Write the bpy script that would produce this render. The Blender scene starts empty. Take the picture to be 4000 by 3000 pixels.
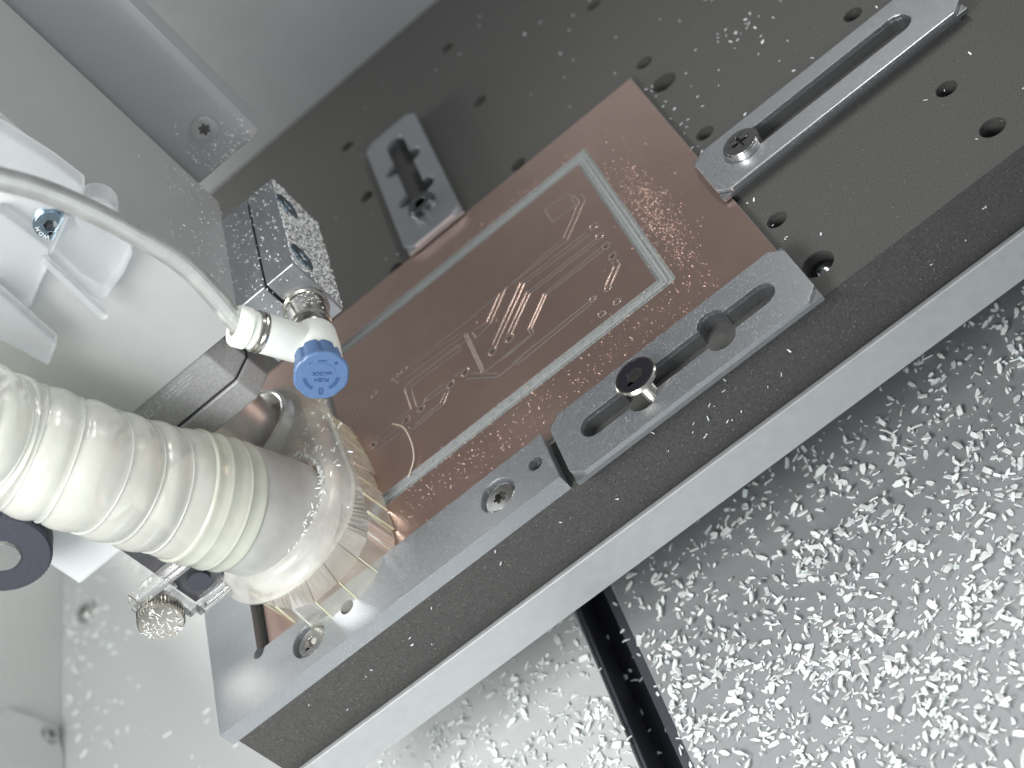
import bpy, bmesh, math, random
from mathutils import Vector, Matrix
from mathutils.geometry import tessellate_polygon
random.seed(7)
R = math.radians
SC = bpy.context.scene
COL = SC.collection
SC.unit_settings.system = 'METRIC'; SC.unit_settings.scale_length = 0.01   # one unit is one centimetre; builders take mm
S = 0.1
# ------------------------------------------------------------------ camera
cam_d = bpy.data.cameras.new('camera'); cam = bpy.data.objects.new('camera', cam_d); COL.objects.link(cam)
right = Vector((0.77540761, -0.24557825, -0.58175192)); fwd = Vector((-0.17352124, 0.80294078, -0.57024248))
right = (right - fwd*right.dot(fwd)).normalized(); up = right.cross(fwd).normalized()
cam.matrix_world = Matrix(((right.x, up.x, -fwd.x, 0), (right.y, up.y, -fwd.y, 0), (right.z, up.z, -fwd.z, 20.0), (0, 0, 0, 1)))
cam_d.sensor_width = 36; cam_d.lens = 49.57; cam_d.clip_start = 0.5; cam_d.clip_end = 500
cam_d.dof.use_dof = True; cam_d.dof.focus_distance = 32.0; cam_d.dof.aperture_fstop = 0.14
SC.camera = cam
# ------------------------------------------------------------------ world and lamps (enclosure LEDs and two added fill lamps, out of frame)
W = bpy.data.worlds.new('World'); SC.world = W; W.use_nodes = True
W.node_tree.nodes['Background'].inputs[0].default_value = (0.80, 0.86, 0.90, 1)
W.node_tree.nodes['Background'].inputs[1].default_value = 0.38
def lamp(name, loc, aim, sx, sy, power, col):
    l = bpy.data.lights.new(name, 'AREA'); l.shape = 'RECTANGLE'; l.size = sx*S; l.size_y = sy*S; l.energy = power; l.color = col
    o = bpy.data.objects.new(name, l); COL.objects.link(o); o.location = Vector(loc)*S
    o.rotation_euler = (Vector(aim)*S - o.location).to_track_quat('-Z', 'Y').to_euler()
lamp('top_led_lamp', (100, 320, 188), (-50, 300, 0), 140, 26, 2800, (1.0, 0.97, 0.93))
lamp('left_led_lamp', (-200, 80, 200), (-170, 260, -20), 130, 130, 11500, (1.0, 0.99, 0.96))
lamp('front_fill_lamp', (-90, -70, 160), (-60, 250, 0), 200, 60, 3200, (0.97, 0.98, 1.0))  # added fill light for the front faces
lamp('right_led_lamp', (270, 330, 120), (-60, 330, 10), 40, 140, 1000, (1.0, 0.98, 0.95))
lamp('back_left_fill_lamp', (-245, 455, 40), (-120, 506, 10), 110, 60, 3600, (1.0, 0.98, 0.92))  # added lamp hidden behind the housing, brightens the lower rear wall
SC.view_settings.view_transform = 'Standard'; SC.view_settings.look = 'None'; SC.view_settings.gamma = 1; SC.view_settings.exposure = 0.1
# ------------------------------------------------------------------ materials
def mat(name, base, rough=0.5, metal=0.0, var=0.0, vscale=5.0, bump=0.0, bscale=60.0, rvar=0.0, stretch=None, spec=0.5, coat=0.0, **kw):
    m = bpy.data.materials.new(name); m.use_nodes = True
    nt = m.node_tree; n = nt.nodes; p = n['Principled BSDF']
    p.inputs['Base Color'].default_value = (*base, 1); p.inputs['Roughness'].default_value = rough
    p.inputs['Metallic'].default_value = metal; p.inputs['Specular IOR Level'].default_value = spec
    p.inputs['Coat Weight'].default_value = coat
    for k, v in kw.items(): p.inputs[k.replace('_', ' ')].default_value = v
    tc = n.new('ShaderNodeTexCoord'); mp = n.new('ShaderNodeMapping'); nt.links.new(tc.outputs['Object'], mp.inputs[0])
    if stretch: mp.inputs['Scale'].default_value = stretch
    if var:
        t = n.new('ShaderNodeTexNoise'); t.inputs['Scale'].default_value = vscale; t.inputs['Detail'].default_value = 8; t.inputs['Roughness'].default_value = 0.65
        nt.links.new(mp.outputs[0], t.inputs['Vector'])
        r = n.new('ShaderNodeMapRange'); r.inputs[1].default_value = 0.3; r.inputs[2].default_value = 0.7; r.inputs[3].default_value = 1-var; r.inputs[4].default_value = 1+var
        nt.links.new(t.outputs[0], r.inputs[0])
        mx = n.new('ShaderNodeMix'); mx.data_type = 'RGBA'; mx.blend_type = 'MULTIPLY'; mx.inputs[0].default_value = 1
        mx.inputs[6].default_value = (*base, 1); nt.links.new(r.outputs[0], mx.inputs[7]); nt.links.new(mx.outputs[2], p.inputs['Base Color'])
        if rvar:
            r2 = n.new('ShaderNodeMapRange'); r2.inputs[1].default_value = 0.3; r2.inputs[2].default_value = 0.7; r2.inputs[3].default_value = rough-rvar; r2.inputs[4].default_value = rough+rvar
            nt.links.new(t.outputs[0], r2.inputs[0]); nt.links.new(r2.outputs[0], p.inputs['Roughness'])
    if bump:
        t = n.new('ShaderNodeTexNoise'); t.inputs['Scale'].default_value = bscale; t.inputs['Detail'].default_value = 4
        nt.links.new(mp.outputs[0], t.inputs['Vector'])
        b = n.new('ShaderNodeBump'); b.inputs['Strength'].default_value = bump; b.inputs['Distance'].default_value = 0.01
        nt.links.new(t.outputs[0], b.inputs['Height']); nt.links.new(b.outputs[0], p.inputs['Normal'])
    return m
def speckle(m, scale, thresh, col, rough=0.8):
    """pale grains of dust settled on a surface"""
    nt = m.node_tree; n = nt.nodes; p = n['Principled BSDF']; out = n['Material Output']
    tc = n.new('ShaderNodeTexCoord'); v = n.new('ShaderNodeTexNoise'); v.inputs['Scale'].default_value = scale; v.inputs['Detail'].default_value = 2
    nt.links.new(tc.outputs['Object'], v.inputs['Vector'])
    r = n.new('ShaderNodeMapRange'); r.inputs[1].default_value = thresh; r.inputs[2].default_value = thresh+0.05; nt.links.new(v.outputs[0], r.inputs[0])
    d = n.new('ShaderNodeBsdfDiffuse'); d.inputs[0].default_value = (*col, 1)
    mx = n.new('ShaderNodeMixShader'); nt.links.new(r.outputs[0], mx.inputs[0]); nt.links.new(p.outputs[0], mx.inputs[1]); nt.links.new(d.outputs[0], mx.inputs[2])
    nt.links.new(mx.outputs[0], out.inputs[0])
    return m
def clear(name, tint, opacity, milky, rough=0.15, var=0.5, vscale=3.0, gloss=1.0):
    """thin clear or frosted plastic: clear share, milky share lit from both sides, and a gloss"""
    m = bpy.data.materials.new(name); m.use_nodes = True; nt = m.node_tree; n = nt.nodes; out = n['Material Output']; n.remove(n['Principled BSDF'])
    tr = n.new('ShaderNodeBsdfTransparent'); tr.inputs[0].default_value = (*tint, 1)
    di = n.new('ShaderNodeBsdfDiffuse'); di.inputs[0].default_value = (*milky, 1)
    tl = n.new('ShaderNodeBsdfTranslucent'); tl.inputs[0].default_value = (*milky, 1)
    gl = n.new('ShaderNodeBsdfGlossy'); gl.inputs[0].default_value = (1, 1, 1, 1); gl.inputs['Roughness'].default_value = rough
    tc = n.new('ShaderNodeTexCoord'); t = n.new('ShaderNodeTexNoise'); t.inputs['Scale'].default_value = vscale; t.inputs['Detail'].default_value = 6
    nt.links.new(tc.outputs['Object'], t.inputs['Vector'])
    r = n.new('ShaderNodeMapRange'); r.inputs[1].default_value = 0.3; r.inputs[2].default_value = 0.7; r.inputs[3].default_value = opacity*(1-var); r.inputs[4].default_value = min(1, opacity*(1+var))
    nt.links.new(t.outputs[0], r.inputs[0])
    mk = n.new('ShaderNodeMixShader'); mk.inputs[0].default_value = 0.4; nt.links.new(di.outputs[0], mk.inputs[1]); nt.links.new(tl.outputs[0], mk.inputs[2])
    mx = n.new('ShaderNodeMixShader'); nt.links.new(r.outputs[0], mx.inputs[0]); nt.links.new(tr.outputs[0], mx.inputs[1]); nt.links.new(mk.outputs[0], mx.inputs[2])
    fr = n.new('ShaderNodeFresnel'); fr.inputs[0].default_value = 1.42
    fm = n.new('ShaderNodeMath'); fm.operation = 'MULTIPLY'; fm.inputs[1].default_value = gloss; nt.links.new(fr.outputs[0], fm.inputs[0])
    fx = n.new('ShaderNodeMixShader'); nt.links.new(fm.outputs[0], fx.inputs[0]); nt.links.new(mx.outputs[0], fx.inputs[1]); nt.links.new(gl.outputs[0], fx.inputs[2])
    nt.links.new(fx.outputs[0], out.inputs[0])
    return m
M = dict(
 mdf=mat('dark_fibreboard', (0.060, 0.0595, 0.058), 0.85, var=0.5, vscale=26, bump=0.9, bscale=55),
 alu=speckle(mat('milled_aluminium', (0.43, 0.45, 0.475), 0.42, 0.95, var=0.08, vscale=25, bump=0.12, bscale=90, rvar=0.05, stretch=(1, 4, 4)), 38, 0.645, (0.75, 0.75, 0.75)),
 inner=mat('aluminium_slot_shade', (0.27, 0.28, 0.29), 0.42, 0.9, var=0.1, vscale=10),  # darker copy of the aluminium, slot shade put into its colour
 rail=mat('satin_aluminium', (0.54, 0.56, 0.57), 0.5, 0.7, var=0.06, vscale=3, bump=0.05, bscale=120, rvar=0.05),
 cast=mat('cast_metal', (0.36, 0.365, 0.37), 0.62, 0.55, var=0.16, vscale=16, bump=0.5, bscale=45),
 house=mat('anodised_grey_housing', (0.47, 0.485, 0.485), 0.46, 0.6, var=0.015, vscale=1.5, rvar=0.02, bump=0.02, bscale=90),
 plate=mat('grey_plate', (0.37, 0.385, 0.40), 0.48, 0.5, var=0.02, vscale=1.5, rvar=0.02),
 steel=mat('bright_steel', (0.55, 0.55, 0.54), 0.2, 1.0, var=0.08, vscale=20),
 nickel=mat('nickel', (0.52, 0.50, 0.46), 0.22, 1.0, var=0.15, vscale=15),
 spindle=mat('turned_steel', (0.62, 0.61, 0.60), 0.36, 1.0, var=0.1, vscale=6, stretch=(1, 1, 6), bump=0.05, bscale=40),
 blackox=mat('black_oxide_steel', (0.035, 0.035, 0.045), 0.25, 0.6, var=0.2, vscale=20),
 bolt=mat('dark_polished_bolt', (0.20, 0.205, 0.21), 0.16, 1.0, var=0.2, vscale=12),
 darksteel=mat('dark_socket_steel', (0.12, 0.115, 0.11), 0.3, 1.0, var=0.2, vscale=20),
 zinc=mat('blue_zinc_steel', (0.35, 0.45, 0.52), 0.2, 1.0, var=0.2, vscale=12),
 copper=mat('copper_foil', (0.51, 0.365, 0.32), 0.30, 0.88, var=0.05, vscale=0.8),
 burr=mat('copper_cut_edge', (0.62, 0.45, 0.38), 0.22, 1.0),
 cut=mat('cut_line_floor', (0.17, 0.165, 0.165), 0.5),
 fr4=mat('bare_laminate', (0.235, 0.25, 0.25), 0.55, 0.0, var=0.08, vscale=12, bump=0.1, bscale=60),
 fr4edge=mat('laminate_edge', (0.62, 0.58, 0.47), 0.6),
 hole=mat('hole_dark', (0.02, 0.02, 0.025), 0.9),
 chip=mat('white_plastic_chip', (0.76, 0.775, 0.77), 0.85, spec=0.2, var=0.05, vscale=8, Subsurface_Weight=0.15, Subsurface_Scale=0.1),
 cuchip=mat('copper_chip', (0.62, 0.46, 0.40), 0.5, 0.4),
 tray=mat('brushed_tray_steel', (0.37, 0.38, 0.39), 0.50, 0.45, var=0.07, vscale=50, bump=0.15, bscale=80, rvar=0.06, stretch=(1, 3, 1)),
 floor=mat('painted_floor', (0.54, 0.56, 0.56), 0.5, 0.2, var=0.02, vscale=4),
 wall=mat('painted_wall', (0.60, 0.62, 0.61), 0.5, 0.1, var=0.02, vscale=4),
 upper=mat('unseen_dark_panel', (0.09, 0.092, 0.096), 0.5, 0.3),  # unseen, kept dark for the reflections in metal and copper
 rear=mat('rear_panel_metal', (0.36, 0.38, 0.395), 0.42, 0.6, var=0.03, vscale=1.2),
 blackch=mat('black_channel', (0.014, 0.015, 0.022), 0.5),
 ledge=mat('dark_ledge', (0.06, 0.062, 0.075), 0.45),
 white=mat('grey_white_resin', (0.66, 0.69, 0.66), 0.42, var=0.03, vscale=8, Subsurface_Weight=0.2, Subsurface_Scale=0.15),
 release=mat('pale_release_ring', (0.68, 0.71, 0.66), 0.35, var=0.04, vscale=8, Subsurface_Weight=0.3, Subsurface_Scale=0.2),
 blue=mat('blue_resin', (0.082, 0.15, 0.29), 0.42, var=0.08, vscale=10, Subsurface_Weight=0.1, Subsurface_Scale=0.05),
 bluedk=mat('blue_resin_shade', (0.03, 0.07, 0.19), 0.5),  # darker copy of the blue, relief shade put into the colour
 fluff=mat('grey_fluff', (0.20, 0.195, 0.185), 0.9),
 pale=mat('pale_box', (0.62, 0.65, 0.66), 0.55),
 rubber=mat('black_knurled_plastic', (0.035, 0.036, 0.05), 0.6, var=0.2, vscale=20),
 tube=clear('clear_tube', (0.97, 0.98, 0.97), 0.36, (0.95, 0.97, 0.96), 0.06, 0.15, 2),
 tubein=clear('clear_tube_bore', (0.95, 0.96, 0.96), 0.22, (0.8, 0.82, 0.82), 0.1, 0.2, 2),
 hose=clear('milky_hose', (0.97, 0.97, 0.94), 0.66, (0.83, 0.84, 0.78), 0.16, 0.10, 1.0),
 cuff=clear('greenish_cuff', (0.93, 0.95, 0.88), 0.80, (0.76, 0.78, 0.69), 0.25, 0.1, 1.5),
 port=clear('frosted_port', (0.97, 0.97, 0.96), 0.55, (0.86, 0.88, 0.87), 0.3, 0.35, 0.5),
 shoe=clear('clear_shoe_plastic', (0.99, 0.99, 0.98), 0.50, (0.84, 0.85, 0.81), 0.25, 0.5, 0.6, 0.7),
 film=clear('yellowish_film', (0.985, 0.975, 0.93), 0.30, (0.84, 0.83, 0.75), 0.2, 0.5, 0.8, 0.5),
 filmedge=clear('film_cut_edge', (0.9, 0.9, 0.75), 0.75, (0.80, 0.79, 0.62), 0.2, 0.2, 3),
 filmdirty=clear('dusty_film', (0.95, 0.92, 0.82), 0.62, (0.68, 0.64, 0.51), 0.4, 0.6, 6, 0.4),
 acryl=clear('acrylic', (0.98, 0.98, 0.98), 0.12, (0.8, 0.81, 0.81), 0.1, 0.5, 1.5, 1.4),
 smoke=clear('smoked_plate', (0.4, 0.4, 0.42), 0.75, (0.10, 0.10, 0.11), 0.2, 0.1, 3),
 frost=clear('frosted_bracket', (0.95, 0.96, 0.97), 0.36, (0.62, 0.64, 0.655), 0.4, 0.1, 0.8, 0.6),
)
# ------------------------------------------------------------------ helpers
def tag(o, label=None, cat=None, group=None, kind=None):
    if label: o['label'] = label
    if cat: o['category'] = cat
    if group: o['group'] = group
    if kind: o['kind'] = kind
    return o
def empty(name, loc=(0, 0, 0), **k):
    o = bpy.data.objects.new(name, None); COL.objects.link(o); o.location = Vector(loc)*S; o.empty_display_size = 0.3
    return tag(o, **k)
def link(name, me, m, parent=None, bev=0, seg=2, smooth=False):
    if m: me.materials.append(m)
    o = bpy.data.objects.new(name, me); COL.objects.link(o)
    if parent is not None:
        o.parent = parent; o.matrix_parent_inverse = Matrix.Translation(-parent.matrix_basis.translation) if parent.type == 'EMPTY' else Matrix()
    if smooth:
        for f in me.polygons: f.use_smooth = True
    if bev:
        b = o.modifiers.new('bevel', 'BEVEL'); b.width = bev*S; b.segments = seg; b.limit_method = 'ANGLE'; b.angle_limit = R(35)
    return o
class MB:
    def __init__(s): s.v = []; s.f = []
    def add(s, vs, fs):
        k = len(s.v); s.v += [tuple(p) for p in vs]; s.f += [tuple(i+k for i in f) for f in fs]; return s
    def box(s, a, b):
        x0, y0, z0 = a; x1, y1, z1 = b
        return s.add([(x0,y0,z0),(x1,y0,z0),(x1,y1,z0),(x0,y1,z0),(x0,y0,z1),(x1,y0,z1),(x1,y1,z1),(x0,y1,z1)],
              [(0,3,2,1),(4,5,6,7),(0,1,5,4),(1,2,6,5),(2,3,7,6),(3,0,4,7)])
    def prism(s, outer, z0, z1, holes=(), frame=None):
        """outline (x,y) extruded z0..z1; frame maps (x,y,z) to space"""
        loops = [list(outer)] + [list(h) for h in holes]
        def area(l): return sum(l[i][0]*l[(i+1) % len(l)][1]-l[(i+1) % len(l)][0]*l[i][1] for i in range(len(l)))
        if area(loops[0]) < 0: loops[0].reverse()
        for l in loops[1:]:
            if area(l) > 0: l.reverse()
        flat = [p for l in loops for p in l]; n = len(flat)
        fr = frame or (lambda x, y, z: (x, y, z))
        vs = [fr(x, y, z0) for x, y in flat] + [fr(x, y, z1) for x, y in flat]
        fs = []
        if len(loops) == 1 and len(flat) <= 64 and convex(loops[0]):
            fs += [tuple(range(n, 2*n)), tuple(reversed(range(n)))]
        else:
            for t in tessellate_polygon([[Vector((x, y, 0)) for x, y in l] for l in loops]):
                a, b, c = t; pa, pb, pc = flat[a], flat[b], flat[c]
                if (pb[0]-pa[0])*(pc[1]-pa[1])-(pb[1]-pa[1])*(pc[0]-pa[0]) < 0: a, b, c = a, c, b
                fs += [(a+n, b+n, c+n), (c, b, a)]
        k = 0
        for l in loops:
            m_ = len(l)
            for i in range(m_):
                j = (i+1) % m_; fs.append((k+i, k+j, k+j+n, k+i+n))
            k += m_
        return s.add(vs, fs)
    def lathe(s, prof, c=(0,0,0), axis='z', seg=32, mod=None, frame=None):
        """prof: (radius, height) pairs about an axis through c; frame=(u,v,w) unit vectors, w the axis"""
        if frame is None:
            frame = {'z': (Vector((1,0,0)), Vector((0,1,0)), Vector((0,0,1))), 'y': (Vector((1,0,0)), Vector((0,0,1)), Vector((0,-1,0))), 'x': (Vector((0,1,0)), Vector((0,0,1)), Vector((1,0,0)))}[axis]
        u, v, w = frame; c = Vector(c); vs = []; fs = []
        for k, (r, h) in enumerate(prof):
            for i in range(seg):
                a = 2*math.pi*i/seg; rr = r*(mod(a, k) if mod else 1)
                vs.append(c + u*(rr*math.cos(a)) + v*(rr*math.sin(a)) + w*h)
        for k in range(len(prof)-1):
            for i in range(seg):
                j = (i+1) % seg; fs.append((k*seg+i, k*seg+j, (k+1)*seg+j, (k+1)*seg+i))
        if prof[0][0] > 1e-6: fs.append(tuple(reversed(range(seg))))
        if prof[-1][0] > 1e-6: fs.append(tuple(range((len(prof)-1)*seg, len(prof)*seg)))
        return s.add(vs, fs)
    def tube(s, pts, rad, seg=10, cap=True):
        pts = [Vector(p) for p in pts]; n = len(pts); vs = []; fs = []
        t0 = (pts[1]-pts[0]).normalized(); u = t0.orthogonal().normalized()
        for i, p in enumerate(pts):
            t = (pts[min(i+1, n-1)]-pts[max(i-1, 0)]).normalized()
            u = (u - t*u.dot(t)).normalized(); v = t.cross(u)
            r = rad(i) if callable(rad) else rad
            for k in range(seg):
                a = 2*math.pi*k/seg; vs.append(p + u*(r*math.cos(a)) + v*(r*math.sin(a)))
        for i in range(n-1):
            for k in range(seg):
                j = (k+1) % seg; fs.append((i*seg+k, i*seg+j, (i+1)*seg+j, (i+1)*seg+k))
        if cap: fs += [tuple(reversed(range(seg))), tuple(range((n-1)*seg, n*seg))]
        return s.add(vs, fs)
    def mesh(s, name):
        me = bpy.data.meshes.new(name); me.from_pydata([(a*S, b*S, c*S) for a, b, c in s.v], [], s.f); me.validate(); me.update(); return me
    def build(s, name, m, parent=None, bev=0, seg=2, smooth=False, fix=False, auto=0):
        me = s.mesh(name)
        if fix:
            bm = bmesh.new(); bm.from_mesh(me); bmesh.ops.recalc_face_normals(bm, faces=bm.faces); bm.to_mesh(me); bm.free()
        o = link(name, me, M[m] if isinstance(m, str) else m, parent, bev, seg, smooth or bool(auto))
        if auto: me.set_sharp_from_angle(angle=R(auto))
        return o
def convex(l):
    n = len(l); sg = 0
    for i in range(n):
        a, b, c = l[i], l[(i+1) % n], l[(i+2) % n]
        cr = (b[0]-a[0])*(c[1]-b[1])-(b[1]-a[1])*(c[0]-b[0])
        if abs(cr) < 1e-9: continue
        if sg == 0: sg = cr
        elif sg*cr < 0: return False
    return True
def circle(cx, cy, r, n=24): return [(cx+r*math.cos(2*math.pi*i/n), cy+r*math.sin(2*math.pi*i/n)) for i in range(n)]
def capsule(x0, y0, x1, y1, r, n=8):
    a = math.atan2(y1-y0, x1-x0)
    return [(x1+r*math.cos(a-math.pi/2+math.pi*i/n), y1+r*math.sin(a-math.pi/2+math.pi*i/n)) for i in range(n+1)] + \
           [(x0+r*math.cos(a+math.pi/2+math.pi*i/n), y0+r*math.sin(a+math.pi/2+math.pi*i/n)) for i in range(n+1)]
def smoothpts(pts, k=8):
    """Catmull-Rom through the points"""
    P = [Vector(p) for p in pts]; P = [P[0]*2-P[1]] + P + [P[-1]*2-P[-2]]; out = []
    for i in range(1, len(P)-2):
        for j in range(k):
            t = j/k; a, b, c, d = P[i-1], P[i], P[i+1], P[i+2]
            out.append(0.5*((2*b)+(c-a)*t+(2*a-5*b+4*c-d)*t*t+(3*b-a-3*c+d)*t**3))
    return out+[P[-2]]
"""Loose bits: curved flakes, scattered one by one."""
def flake(mb, c, n, size, wid, th, rnd=random):
    n = Vector(n); t = n.orthogonal().normalized(); a = rnd.uniform(0, 6.283)
    t = (Matrix.Rotation(a, 3, n) @ t); tilt = rnd.uniform(-0.5, 0.5); t = (t + n*tilt).normalized(); b = n.cross(t).normalized(); nn = t.cross(b)
    if nn.dot(n) < 0: nn = -nn
    roll = rnd.uniform(-0.6, 0.6); b2 = (b*math.cos(roll)+nn*math.sin(roll)); n2 = t.cross(b2); n2 = n2 if n2.dot(n) > 0 else -n2
    c = Vector(c) + n*(abs(tilt)*size*0.5+abs(math.sin(roll))*wid*0.4+th*0.5)
    bend = rnd.uniform(-0.1, 0.16)*size; w0 = wid*rnd.uniform(0.25, 1); w1 = wid*rnd.uniform(0.25, 1)
    vs = []
    for x, w, h in ((-0.5, w0, 0), (0, wid, bend), (0.5, w1, 0)):
        for sgn in (-1, 1):
            q = c + t*(x*size+rnd.uniform(-.08, .08)*size) + b2*(sgn*w*0.5) + n2*(h*0.6)
            vs += [q - n2*th*0.5, q + n2*th*0.5]
    fs = [(0,2,3,1), (8,9,11,10)]
    for i in (0, 4): fs += [(i+1, i+3, i+7, i+5), (i, i+4, i+6, i+2), (i, i+1, i+5, i+4), (i+2, i+6, i+7, i+3)]
    mb.add(vs, fs)
# ------------------------------------------------------------------ setting
o = MB().prism([(-400, 120), (-89.5, 120), (-89.5, 520), (-400, 520)], -62, -60).build('floor_sheet', 'floor'); tag(o, kind='structure')
o = MB().prism([(-77.3, 40), (300, 40), (300, 520), (-77.3, 520)], -62, -60).build('tray_sheet', 'tray', bev=0.4); tag(o, kind='structure')
o = MB().box((-95, 40, -76), (-70, 520, -74)).build('channel_floor', 'blackch'); tag(o, kind='structure')
o = MB().box((-81.0, 40, -73.9), (-77.8, 520, -64)).build('channel_ledge', 'ledge', bev=0.3); tag(o, kind='structure')
o = MB().box((-89.3, 40, -73.9), (-88.2, 520, -61.5)).build('channel_lip', 'ledge', bev=0.3); tag(o, kind='structure')
o = MB().box((-285, 60, -59.8), (-282, 520, 60)).build('side_wall', 'wall'); tag(o, kind='structure')
o = MB().box((-282, 506, -59.8), (420, 512, 112)).build('rear_wall', 'rear'); tag(o, kind='structure')
o = MB().box((-282, 508, 112), (420, 512, 420)).build('dark_reflection_wall', 'upper'); tag(o, kind='structure')  # unseen dark panel added so the clamp tops reflect something dark
# ------------------------------------------------------------------ machine bed
bed = empty('machine_bed', (20, 370, -18), label='dark fibreboard machine bed with rows of round holes and a silver front rail', cat='machine bed')
small = [(15.5, 417.4), (15.3, 366.9), (14.8, 316.8), (14.0, 268.0), (61.9, 317), (61.3, 267.8), (-31.6, 416.7), (-31.3, 367.5), (-79.9, 456.4), (-79.6, 415.8), (-79.0, 365.4), (-31.6, 466), (15.5, 467), (61.9, 367), (61.9, 417), (108, 317), (108, 268), (108, 367)]
big = [(15.6, 350.9), (14.3, 246.0), (60.7, 246.8)]
holes = [circle(x, y, 2.6, 20) for x, y in small] + [circle(x, y, 3.9, 28) for x, y in big[:2]] + [circle(*big[2], 3.0, 20)]
mb = MB().prism([(-158, 236), (220, 236), (220, 505), (-158, 505)], -18, 0, holes)
brd = mb.build('fibreboard', 'mdf', bed)
MB().box((-150, 242, -18.6), (210, 500, -18.1)).build('hole_shade_sheet', 'hole', bed)  # black sheet stands in for the shade at the hole bottoms
mb = MB().box((-157, 234.2, -27.6), (260, 505, -18.7)); mb.box((-157, 232.8, -28.0), (260, 234.2, -16.6))
mb.build('front_rail', 'rail', bed, bev=0.25)
s = MB().lathe([(3.4, -8), (3.4, -3.6), (3.1, -2.6), (2.3, -1.8), (1.1, -1.35), (0, -1.2)], (14.3, 245.6, 0), seg=32).build('bed_screw', 'bolt', smooth=True)
tag(s, 'black domed screw sunk in the large bed hole beside the slotted clamp', 'screw')
# ------------------------------------------------------------------ copper clad board
board = empty('copper_clad_board', (-70, 305, 0.05), label='copper clad board with a routed rectangle and milled circuit traces', cat='circuit board')
def C4(x0, y0, x1, y1): return [(x0, y0), (x1, y0), (x1, y1), (x0, y1)]
xb = [-144, 9.4]; yb = [252.7, 362.0]
MB().prism(C4(xb[0], yb[0], xb[1], yb[1]), 0.05, 0.62).build('laminate_core', 'fr4edge', board)
gi = (-110, 276.0, -16.6, 342.7); go = (-113.5, 271.8, -12.8, 347.4); gm = (-112.2, 273.4, -14.4, 345.4); gm2 = (-111.6, 274.1, -15.2, 344.6)
def ringcorner(q, r=1.2, n=5):
    x0, y0, x1, y1 = q; out = []
    for cx, cy, a0 in ((x1-r, y1-r, 0), (x0+r, y1-r, 90), (x0+r, y0+r, 180), (x1-r, y0+r, 270)):
        out += [(cx+r*math.cos(R(a0+90*i/n)), cy+r*math.sin(R(a0+90*i/n))) for i in range(n+1)]
    return out
def jag(l, amp, step=1.0):
    """slightly torn edge left by the cutter"""
    out = []
    for i in range(len(l)):
        a, b = Vector(l[i]), Vector(l[(i+1) % len(l)]); n = max(1, int((b-a).length/step))
        for k in range(n):
            p = a.lerp(b, k/n); out.append((p.x+random.uniform(-amp, amp), p.y+random.uniform(-amp, amp)))
    return out
MB().prism(C4(xb[0], yb[0], xb[1], yb[1]), 0.62, 1.56, [ringcorner(go)]).build('laminate_margin', 'fr4', board)
MB().prism(C4(xb[0]+.05, yb[0]+.05, xb[1]-.08, yb[1]-.08), 1.56, 1.64, [jag(ringcorner((go[0]-.15, go[1]-.15, go[2]+.15, go[3]+.15)), 0.06)]).build('copper_margin', 'copper', board)
MB().prism(C4(*gi), 0.62, 1.56).build('laminate_island', 'fr4', board)
MB().prism(jag(C4(gi[0]+.1, gi[1]+.1, gi[2]-.1, gi[3]-.1), 0.03, 1.2), 1.56, 1.64).build('copper_island', 'copper', board)
MB().prism(ringcorner((go[0]+.05, go[1]+.05, go[2]-.05, go[3]-.05)), 0.625, 0.80, [C4(gi[0]-.05, gi[1]-.05, gi[2]+.05, gi[3]+.05)]).build('routed_channel', 'fr4', board)
MB().prism(ringcorner(gm), 0.80, 1.30, [C4(*gm2)]).build('channel_ridge', 'fr4', board, bev=0.15)
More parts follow.
